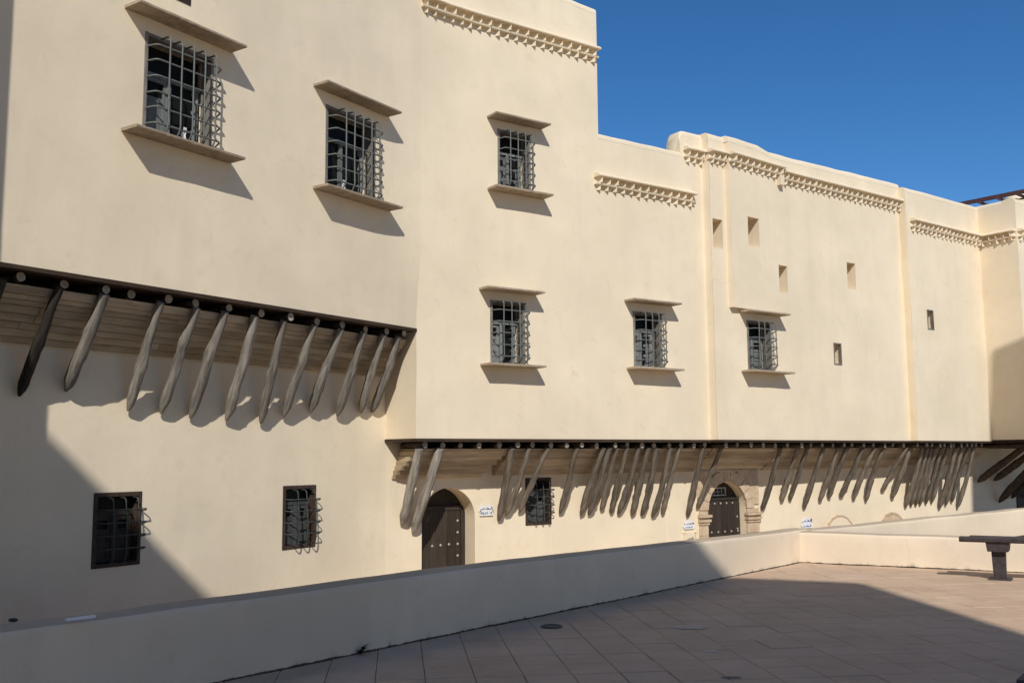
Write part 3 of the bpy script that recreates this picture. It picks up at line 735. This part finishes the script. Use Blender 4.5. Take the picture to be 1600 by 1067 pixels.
# ------------------------------------------------------------------ doors
def studs(P, root, pts, o, r=.026):
    for u, z in pts:
        m_ = MB(); rows = []
        for k in range(4):
            t = math.pi / 2 * k / 3
            rows.append([P.pt(u + r * math.cos(t) * math.cos(q * math.pi / 4), z + r * math.cos(t) * math.sin(q * math.pi / 4), o + r * .75 * math.sin(t)) for q in range(8)])
        m_.grid(rows, True, True); m_.build('stud', 'stud', root)
def planks(P, root, a, b, z0, zf, o, n, name='plank', m='door'):
    for k in range(n):
        u0_, u1_ = a + (b - a) * k / n + .003, a + (b - a) * (k + 1) / n - .003
        m_ = MB(); zt0, zt1 = zf(u0_), zf(u1_)
        m_.hexa([P.pt(u0_, z0, o - .05), P.pt(u1_, z0, o - .05), P.pt(u1_, z0, o), P.pt(u0_, z0, o), P.pt(u0_, zt0, o - .05), P.pt(u1_, zt1, o - .05), P.pt(u1_, zt1, o), P.pt(u0_, zt0, o)])
        m_.build(name, m, root)
mb = MB(); LB.box(mb, .60, 1.80, STREET, 1.08, -.60, -.42)
DOOR1 = mb.build('door', 'door', PAL); DOOR1['label'] = 'dark studded door in a deep round-headed opening'
planks(LB, DOOR1, .62, 1.75, STREET, lambda u: .62, -.375, 6)
mb = MB(); LB.box(mb, .62, 1.75, .625, .70, -.41, -.36); mb.build('door_rail', 'door', DOOR1)
mb = MB(); LB.box(mb, 1.66, 1.745, STREET, .62, -.372, -.34); mb.build('door_rail', 'door', DOOR1)
studs(LB, DOOR1, [(1.60, .42 - .215 * k) for k in range(8)] + [(1.05 + .18 * k, -.02 + .006 * k) for k in range(3)], -.372, .028)
mb = MB(); LB.box(mb, 7.75, 9.06, STREET, 1.05, -.30, -.21)
DOOR2 = mb.build('door', 'door', PAL); DOOR2['label'] = 'dark studded door with a small barred light, framed in carved tan stone'
planks(LB, DOOR2, 7.80, 9.01, STREET, lambda u: .60, -.165, 6)
mb = MB(); LB.box(mb, 7.80, 9.01, .605, .655, -.205, -.145); mb.build('door_rail', 'door', DOOR2)
studs(LB, DOOR2, [(8.02 + .19 * k, .53) for k in range(5)] + [(8.92, .22 - .27 * k) for k in range(3)] + [(7.88 + .21 * k, -.10) for k in range(6)], -.163, .026)
mb = MB()
for q in ((8.10, 8.58, .70, .725), (8.10, 8.58, .86, .885), (8.10, 8.125, .726, .859), (8.555, 8.58, .726, .859)): LB.box(mb, *q, -.215, -.165)
lt = mb.build('door_light_frame', 'stud', DOOR2)
for k in range(3):
    u = 8.22 + .12 * k; mb = MB(); LB.box(mb, u - .008, u + .008, .726, .859, -.20, -.18); mb.build('light_bar', 'stud', DOOR2)
mb = MB(); LB.box(mb, 8.126, 8.43, .785, .795, -.205, -.185); mb.build('light_bar', 'stud', DOOR2)
# stone frame of the second door: jamb blocks, imposts, voussoirs, spandrel blocks
def stone_block(pts, o0, o1):
    m_ = MB(); i = len(pts)
    m_.v = [tuple(LB.pt(u, z, o0)) for u, z in pts] + [tuple(LB.pt(u, z, o1)) for u, z in pts]
    m_.f = [tuple(range(i, 2 * i))] + [(k, (k + 1) % i, i + (k + 1) % i, i + k) for k in range(i)]; m_.sm = [False] * (i + 1)
    return m_.build('stone', 'stone', DOOR2)
for a, b in ((7.53, 7.785), (9.025, 9.42)):
    z = STREET
    while z < .08:
        z2 = min(.09, z + .34); stone_block([(a, z + .004), (b, z + .004), (b, z2 - .004), (a, z2 - .004)], .0, .045 + random.uniform(-.004, .004)); z = z2
    for dz, ex, o1 in ((.095, .02, .07), (.155, .045, .10), (.215, .015, .065), (.255, .06, .115)):
        stone_block([(a - ex * .5, dz), (b + ex, dz), (b + ex, dz + .055), (a - ex * .5, dz + .055)], .0, o1)
cx, rz_, ri, ro = 8.405, .405, .617, .86
for k in range(11):
    t0, t1 = math.pi * k / 11 + .008, math.pi * (k + 1) / 11 - .008
    stone_block([(cx - ri * math.cos(t0), rz_ + ri * math.sin(t0)), (cx - ri * math.cos(t1), rz_ + ri * math.sin(t1)), (cx - ro * math.cos(t1), rz_ + ro * math.sin(t1)), (cx - ro * math.cos(t0), rz_ + ro * math.sin(t0))], .0, .06 + random.uniform(-.006, .006))
for a, b in ((7.53, 7.785), (9.025, 9.42)):
    stone_block([(a, .315), (b, .315), (b, .40), (a, .40)], .0, .048)
for s in (-1, 1):
    arc = [(cx + s * (ro + .012) * math.cos(t), rz_ + (ro + .012) * math.sin(t)) for t in (R(6), R(20), R(35), R(50), R(62), R(66))]
    edge = 7.50 if s < 0 else 9.44
    stone_block([p for p in arc] + [(arc[-1][0], 1.235), (edge, 1.235), (edge, arc[0][1])], .0, .035)
mb = MB(); LB.box(mb, 7.50, 9.44, 1.24, 1.275, .0, .06); mb.build('stone', 'stone', DOOR2)
# two blind round stone arches low in the far wall
for k, (uc, zc, r) in enumerate(((12.32, -.44, .545), (14.44, -.42, .50))):
    seg = MB(); n = 16
    pts = [(uc - r * math.cos(math.pi * q / n), zc + r * math.sin(math.pi * q / n)) for q in range(n + 1)]
    pts = [(uc - r, STREET)] + pts + [(uc + r, STREET)]; i = len(pts)
    seg.v = [tuple(LB.pt(u, z, -.02)) for u, z in pts] + [tuple(LB.pt(u, z, .03)) for u, z in pts]
    seg.f = [tuple(range(i, 2 * i))] + [(q, (q + 1) % i, i + (q + 1) % i, i + q) for q in range(i)]; seg.sm = [False] * (i + 1)
    s_ = seg.build('blind_arch', 'stone' if k else 'plaster', PAL)
    for q in range(9):
        t0, t1 = math.pi * q / 9 + .012, math.pi * (q + 1) / 9 - .012; ra_, rb_ = r - .005, r + (.03 if k == 0 else .045)
        m_ = MB(); p4 = [(uc - ra_ * math.cos(t0), zc + ra_ * math.sin(t0)), (uc - ra_ * math.cos(t1), zc + ra_ * math.sin(t1)), (uc - rb_ * math.cos(t1), zc + rb_ * math.sin(t1)), (uc - rb_ * math.cos(t0), zc + rb_ * math.sin(t0))]
        m_.v = [tuple(LB.pt(u, z, -.01)) for u, z in p4] + [tuple(LB.pt(u, z, .045)) for u, z in p4]
        m_.f = [(4, 5, 6, 7)] + [(x, (x + 1) % 4, 4 + (x + 1) % 4, 4 + x) for x in range(4)]; m_.sm = [False] * 5
        m_.build('stone', 'stone', s_)

# ------------------------------------------------------------------ far corner wing on the right
EC = PB.pt(17.72, 0, .04)                      # inner corner with the palace front
PE = plane2(EC, EC + PB.out * 1.06)            # the cheek facing left: u runs from the inner corner outwards
WING = empty('corner_wing', PB.pt(18.5, STREET), 'far right wing that steps forward, its lower half in shade', 'building')
PF = plane2(PE.pt(1.06, 0), PE.pt(1.06, 0) + PB.u)
mb = MB()
rows = []
for k in range(16):
    z = Z2 + .03 + (8.35 - Z2 - .03) * k / 15
    rows.append([PE.pt(1.06 * q / 8, z, wob(PE.pt(1.06 * q / 8, z)) * (q < 8)) for q in range(9)])
mb.grid(rows, True); wall(mb, PF, 0, 6, Z2 + .03, 8.35)
mb.build('upper_wall', 'plaster', WING)
mb = MB(); cap(mb, PF, 0, 6, lambda u: 8.35, r=.09)
n = 6; rws = []
for q in range(n + 1):
    u = -.3 + 1.36 * q / n
    rws.append([PE.pt(u, 8.35, 0), PE.pt(u, 8.40, -.02), PE.pt(u, 8.44, -.08), PE.pt(u, 8.44, -.3), PE.pt(u, 7.7, -.36)])
mb.grid(rws, True); mb.build('parapet_top', 'plaster', WING)
mb = MB(); mb.prism([(q.x, q.y) for q in (PF.pt(.3, 0, -.3), PF.pt(6, 0, -.3), PF.pt(6, 0, -6), PF.pt(.3, 0, -6))], Z2 + .05, 7.95); mb.build('building_core', 'plaster', WING)
PAL_ = PAL; PAL = WING
cw = cornice([(PE, .02, 1.04, 7.55, 0), (PF, .03, 5.9, 7.55, 0)])
PAL = PAL_
mb = MB()
mb.hexa([LB.pt(17.80, Z2 - .05, -.0), LB.pt(24, Z2 - .05, -.0), LB.pt(24, Z2 - .05, D + 1.13), LB.pt(17.80, Z2 - .05, D + 1.13), LB.pt(17.80, Z2 + .028, 0), LB.pt(24, Z2 + .028, 0), LB.pt(24, Z2 + .028, D + 1.13), LB.pt(17.80, Z2 + .028, D + 1.13)])
OV3 = mb.build('overhang', 'soffit', WING)
for k, u in enumerate((18.2, 18.75, 19.3, 19.85, 20.4)): joist(OV3, LB, u, Z2 - .12, 1.9, .07, 400 + k)
for k, (u, z) in enumerate(((18.40, .80), (19.24, .83), (19.42, .21), (20.10, .31), (20.8, .3))):
    strut(OV3, LB, u, z, u - .02, Z2 - .17, 1.45 if k != 2 else 1.6, .10, 420 + k, m='joist')
mb = MB(); wall(mb, LB, 21, 26, STREET, Z2 - .03); mb.build('lower_wall', 'plaster', WING)
# dark arched doorway under the wing
m_ = MB(); n = 12; uc, r = 21.05, .62
pts = [(uc - r, STREET)] + [(uc - r * math.cos(math.pi * q / n), .25 + r * math.sin(math.pi * q / n)) for q in range(n + 1)] + [(uc + r, STREET)]; i = len(pts)
m_.v = [tuple(LB.pt(u, z, -.05)) for u, z in pts] + [tuple(LB.pt(u, z, .03)) for u, z in pts]
m_.f = [tuple(range(i, 2 * i))] + [(q, (q + 1) % i, i + (q + 1) % i, i + q) for q in range(i)]; m_.sm = [False] * (i + 1)
m_.build('door', 'door', WING)

# pergola on the wing's roof and a rounded chimney
PG = Plane(14.75, 33.0, math.degrees(math.atan2(1.6, -1.9)))
PER = empty('pergola', PG.pt(0, 8.0), 'red-brown timber pergola on the far right roof', 'pergola')
for o_ in (0, -2.2):
    mb = MB(); PG.box(mb, -.2, 5.5, 9.86, 9.98, o_ - .05, o_ + .05); mb.build('beam', 'pergola', PER)
for k in range(9):
    mb = MB(); u = .0 + k * .62; PG.box(mb, u - .03, u + .03, 9.78, 9.855, -2.4, .25); mb.build('slat', 'pergola', PER)
for k in range(5):
    mb = MB(); o_ = -.25 - k * .45; PG.box(mb, -.1, 5.4, 9.73, 9.775, o_ - .03, o_ + .03); mb.build('slat', 'pergola', PER)
for u in (.2, 2.7, 5.2):
    for o_ in (0, -2.2):
        mb = MB(); PG.box(mb, u - .06, u + .06, 7.6, 9.855, o_ - .06, o_ + .06); mb.build('post', 'pergola', PER)
CH = Vector((16.75, 32.2, 0)); mb = MB(); rows = []
for r_, z in ((.30, 8.0), (.30, 9.7), (.34, 9.75), (.34, 9.98), (.30, 10.08), (.18, 10.16), (.02, 10.18)):
    rows.append([(CH.x + r_ * math.cos(q * math.pi / 6), CH.y + r_ * math.sin(q * math.pi / 6), z) for q in range(12)])
mb.grid(rows, True, True); o = mb.build('chimney', 'plaster'); tag(o, 'small white rounded chimney top beside the roof pergola', 'chimney')
# low white roof block peeping out left of the raised parapet
mb = MB(); rb = PB.off(-2.6)
mb.hexa([rb.pt(6.0, 7.6, -1), rb.pt(7.6, 7.6, -1), rb.pt(7.6, 7.6, 0), rb.pt(6.0, 7.6, 0), rb.pt(6.9, 9.0, -.9), rb.pt(7.5, 9.0, -.9), rb.pt(7.5, 9.0, -.1), rb.pt(6.9, 9.0, -.1)])
o = mb.build('roof_block', 'plaster', PAL)

# ------------------------------------------------------------------ plaques on the lower wall
def strokes(parent, P, uo, zo, su, sz, lines, o, r, m):
    for ln in lines:
        mb_ = MB(); mb_.tube([P.pt(uo + x * su, zo + y * sz, o) for x, y in ln], r, 4); mb_.build('lettering', m, parent, fix=False)
def plaque(P, u, z, w, h, label, ink, shape=0):
    mb_ = MB()
    if shape == 0: pts = [(-.5, -.5), (.5, -.5), (.5, -.2), (.58, 0), (.5, .2), (.5, .5), (-.5, .5), (-.5, .2), (-.58, 0), (-.5, -.2)]
    else: pts = [(-.36, -.5), (.40, -.5), (.5, -.3), (.46, .12), (.30, .22), (.22, .5), (-.18, .5), (-.28, .22), (-.46, .08), (-.5, -.2)]
    i = len(pts)
    mb_.v = [tuple(P.pt(u + a * w, z + b * h, .012)) for a, b in pts] + [tuple(P.pt(u + a * w, z + b * h, .030)) for a, b in pts]
    mb_.f = [tuple(range(i, 2 * i))] + [(q, (q + 1) % i, i + (q + 1) % i, i + q) for q in range(i)]; mb_.sm = [False] * (i + 1)
    root = mb_.build('wall_plaque', 'white'); tag(root, label, 'plaque', 'enamel plaques on the lower wall')
    for s in (-1, 1):
        q = MB(); cu_ = u + s * w * (.47 if shape == 0 else .40); cz = z + (0 if shape == 0 else .02)
        q.tube([P.pt(cu_, cz, .028), P.pt(cu_, cz, .040)], .012, 6); q.build('screw', 'pebble', root)
    return root
def arabic(root, P, u, z, w, h, ink, o=.032, r=.006):
    L_ = [[(.50, .1), (.46, .9)], [(.40, .1), (.40, 1.0)], [(.40, .1), (.25, .05), (.12, .15), (.05, .4), (.12, .55), (.2, .3), (.05, .05), (-.1, .1)],
          [(-.14, .5), (-.2, .1), (-.32, .05), (-.42, .2), (-.5, -.1)], [(-.30, .55), (-.26, .6)], [(.0, .75), (.05, .8)]]
    strokes(root, P, u, z, w, h, L_, o, r, ink)
GL = {'P': [[(0, 0), (0, 1), (.6, 1), (.7, .75), (.6, .5), (0, .5)]], 'A': [[(0, 0), (.4, 1), (.8, 0)], [(.15, .4), (.65, .4)]], 'L': [[(0, 1), (0, 0), (.6, 0)]], 'I': [[(.2, 0), (.2, 1)]],
      'S': [[(.65, .9), (.3, 1), (.05, .75), (.6, .35), (.4, 0), (0, .1)]], '1': [[(.1, .8), (.35, 1), (.35, 0)]], '8': [[(.3, .5), (.05, .75), (.3, 1), (.55, .75), (.3, .5), (.02, .22), (.3, 0), (.6, .22), (.3, .5)]], ' ': []}
def latin(root, P, u, z, text, cw_, ch_, ink, r=.005):
    for k, c_ in enumerate(text): strokes(root, P, u + (k - len(text) / 2) * cw_, z, cw_ * .85, ch_, GL[c_], .032, r, ink)
p1 = plaque(LB, 1.99, .61, .29, .19, 'white enamel plaque with black lettering right of the first arched door', 'ink')
arabic(p1, LB, 1.99, .63, .26, .05, 'ink'); latin(p1, LB, 1.99, .545, 'PALAIS 18', .029, .04, 'ink')
p2 = plaque(LB, 7.21, .12, .34, .19, 'white shaped plaque with blue lettering just left of the stone door frame', 'blue', 1)
arabic(p2, LB, 7.23, .125, .20, .045, 'ink', r=.005); arabic(p2, LB, 7.20, .055, .22, .035, 'blue', r=.005)
p3 = plaque(LB, 11.08, -.01, .42, .24, 'white plaque with blue lettering above the terrace corner', 'blue', 1)
arabic(p3, LB, 11.10, .02, .34, .07, 'blue', r=.008); arabic(p3, LB, 11.08, -.10, .30, .05, 'blue', r=.007)
# stone tablet in brackets below the second plaque
mb = MB(); LB.box(mb, 7.10, 7.37, -.30, -.05, .004, .03)
tb = mb.build('wall_tablet', 'plaster'); tag(tb, 'small pale tablet held between two brackets under the shaped plaque', 'tablet')
for u in (7.04, 7.39):
    mb = MB(); LB.box(mb, u, u + .05, -.32, -.06, .002, .05); LB.box(mb, u - .012, u + .062, -.058, -.03, .002, .06); mb.build('bracket', 'plaster', tb)
arabic(tb, LB, 7.235, -.20, .18, .06, 'pebble', r=.006)

# ------------------------------------------------------------------ benches
def bench(P, label, length, legs):
    root = empty('bench', P.pt(length / 2, 0), label, 'bench', 'dark terrace benches')
    for k, (o0, o1, a) in enumerate(((-.20, -.005, .10), (.005, .21, 0))):
        mb_ = MB(); rows = []
        z0, z1 = .475, .535
        prof = [(o0 + .012, z0), (o0, z0 + .015), (o0, z1 - .015), (o0 + .012, z1), (o1 - .012, z1), (o1, z1 - .015), (o1, z0 + .015), (o1 - .012, z0)]
        for u in (a, a + .012, length - .012, length): rows.append([P.pt(u, z, o_) for o_, z in prof])
        mb_.grid(rows, False, True); mb_.face(rows[0]); mb_.face(list(reversed(rows[-1]))); mb_.build('seat_plank', 'bench', root)
    for u in legs:
        mb_ = MB()
        def fr(za, zb, ua, oa, ub, ob):
            mb_.hexa([P.pt(u - ua, za, -oa), P.pt(u + ua, za, -oa), P.pt(u + ua, za, oa), P.pt(u - ua, za, oa), P.pt(u - ub, zb, -ob), P.pt(u + ub, zb, -ob), P.pt(u + ub, zb, ob), P.pt(u - ub, zb, ob)])
        fr(-.01, .018, .14, .15, .13, .14); fr(.018, .36, .07, .09, .08, .10)
        mb_.build('leg', 'bench', root)
        mb_ = MB(); fr(.361, .474, .12, .17, .135, .18); mb_.build('leg_cap', 'bench', root)
    return root
PBN = Plane(6.22 - .866 * .44, 12.95 + .5 * .44, math.degrees(math.atan2(.866, -.5)))
bench(PBN, 'dark bench on a block leg in the sun before the return parapet', 2.2, (.44, 1.65))
PBN2 = Plane(2.50, 5.02, math.degrees(math.atan2(.80, -.6)))
bench(PBN2, 'dark bench end cut by the lower right picture corner', 2.0, (.5, 1.5))

# ------------------------------------------------------------------ small things on the terrace
def disc(name, c, r, h, m, label, cat, sq=1.0):
    mb_ = MB(); rows = []
    for rr, z in ((r, .0), (r, h * .7), (r * .93, h), (r * .80, h), (r * .78, h * .5), (.001, h * .5)):
        rows.append([(c[0] + rr * math.cos(q * math.pi / 8), c[1] + rr * sq * math.sin(q * math.pi / 8), z + .004) for q in range(16)])
    mb_.grid(rows, True, True); o_ = mb_.build(name, m); tag(o_, label, cat); return o_
dr = disc('floor_drain', (.355, 9.64), .105, .012, 'dark_iron', 'round dark drain cover near the foot of the long parapet', 'drain')
for k in range(4):
    mb = MB(); x = .355 - .06 + .04 * k; l_ = .065 if k in (1, 2) else .04
    mb.hexa([(x - .008, 9.64 - l_, .008), (x + .008, 9.64 - l_, .008), (x + .008, 9.64 + l_, .008), (x - .008, 9.64 + l_, .008), (x - .008, 9.64 - l_, .014), (x + .008, 9.64 - l_, .014), (x + .008, 9.64 + l_, .014), (x - .008, 9.64 + l_, .014)])
    mb.build('grate_bar', 'dark_iron', dr)
def patch(name, c, rx, ry, m, label, cat, seed):
    rnd = random.Random(seed); mb_ = MB(); n = 18; ring = []
    for q in range(n):
        k = 1 + .35 * noise.noise(Vector((math.cos(q * .35) * 2, math.sin(q * .35) * 2, seed)))
        ring.append((c[0] + rx * k * math.cos(2 * math.pi * q / n), c[1] + ry * k * math.sin(2 * math.pi * q / n)))
    mb_.v = [(x, y, .0035) for x, y in ring] + [(c[0] + (x - c[0]) * .85, c[1] + (y - c[1]) * .85, .0065) for x, y in ring]
    mb_.f = [tuple(range(n, 2 * n))] + [(q, (q + 1) % n, n + (q + 1) % n, n + q) for q in range(n)]; mb_.sm = [False] * (n + 1)
    o_ = mb_.build(name, m); tag(o_, label, cat); return o_
patch('cement_patch', (1.66, 9.58), .17, .13, 'cement', 'pale worn cement patch in the middle of the tiles', 'patch', 3)
patch('dirt_patch', (1.62, 8.40), .07, .05, 'cement', 'small pale grey spot nearer than the cement patch', 'patch', 5)
patch('dirt_patch', (1.57, 7.42), .08, .04, 'mortar', 'dark stain on the tiles near the bottom edge', 'patch', 8)
def weed(u, label, n=14, s=1.0):
    c = PP.pt(u, 0, .012); root = empty('weed', c, label, 'plant', 'weeds at the foot of the parapet')
    rnd = random.Random(int(u * 100))
    for k in range(n):
        a = rnd.uniform(0, 2 * math.pi); l_ = rnd.uniform(.04, .10) * s; up = rnd.uniform(.5, 1.3); d = Vector((math.cos(a), math.sin(a), 0))
        if d.dot(PP.out) < -.1: d = -d
        w_ = Vector((-d.y, d.x, 0)) * rnd.uniform(.006, .014) * s
        p = [c, c + d * l_ * .4 + Vector((0, 0, l_ * .5 * up)), c + d * l_ + Vector((0, 0, l_ * .7 * up))]
        mb_ = MB(); mb_.face([p[0] - w_ * .3, p[0] + w_ * .3, p[1] + w_, p[1] - w_]); mb_.face([p[1] - w_, p[1] + w_, p[2]])
        mb_.build('leaf', 'weed', root, fix=False)
weed((PP.u).dot(Vector((-1.318, 8.452, 0)) - PP.p), 'small green weed sprouting at the foot of the shaded parapet', 16, 1.15)
st_ = MB(); rows = []; cpt = Vector((-3.22, 6.60 - .06, .585))
for k in range(5):
    t = math.pi * k / 4; rows.append([cpt + Vector((.030 * math.sin(t) * math.cos(q * math.pi / 4) * (1 + .2 * math.sin(q * 2)), .02 * math.sin(t) * math.sin(q * math.pi / 4), -.014 * math.cos(t))) for q in range(8)])
st_.grid(rows, True, True); tag(st_.build('pebble', 'pebble'), 'dark pebble lying on the parapet at the far left', 'stone')
pa_, pb_ = Vector((-2.86, 6.49, .585)), Vector((-2.735, 6.63, .585)); dd = (pb_ - pa_).normalized(); nn = Vector((-dd.y, dd.x, 0))
mb = MB(); mb.hexa([pa_ - nn * .018, pb_ - nn * .018, pb_ + nn * .018, pa_ + nn * .018] + [p + Vector((0, 0, .014)) for p in (pa_ - nn * .014, pb_ - nn * .016, pb_ + nn * .016, pa_ + nn * .014)])
tag(mb.build('plaster_chip', 'white'), 'thin pale strip lying on the parapet near the left edge', 'debris')

# ------------------------------------------------------------------ houses outside the picture whose shadows fall into it
def plain_house(name, foot, h, label, rows_=3, z0=STREET):
    c = Vector((sum(p[0] for p in foot) / len(foot), sum(p[1] for p in foot) / len(foot), z0))
    root = empty(name, c, label, 'building', 'houses round the terrace')
    mb_ = MB(); mb_.prism(foot, z0, h); mb_.build('wall', 'house', root)
    return root
plain_house('neighbouring_house', [(-8.61, -3.60), (-4.93, -4.00), (-3.35, -4.70), (3.88, -5.43), (5.30, -6.07), (5.36, -6.25), (5.36, -16), (-9.5, -16)], 15.25, 'plain flat-roofed house behind the viewer that shades the terrace')
plain_house('neighbouring_house', [(-9.5, 6.4), (-5.61, 6.4), (-5.61, 8.6), (-9.5, 8.6)], 13.4, 'tall blank neighbouring house just outside the left edge')
plain_house('neighbouring_house', [(13.68, 8.0), (20, 4.0), (20, 10), (13.68, 15.0)], 14.0, 'neighbouring house outside the right edge that shades the far wing')
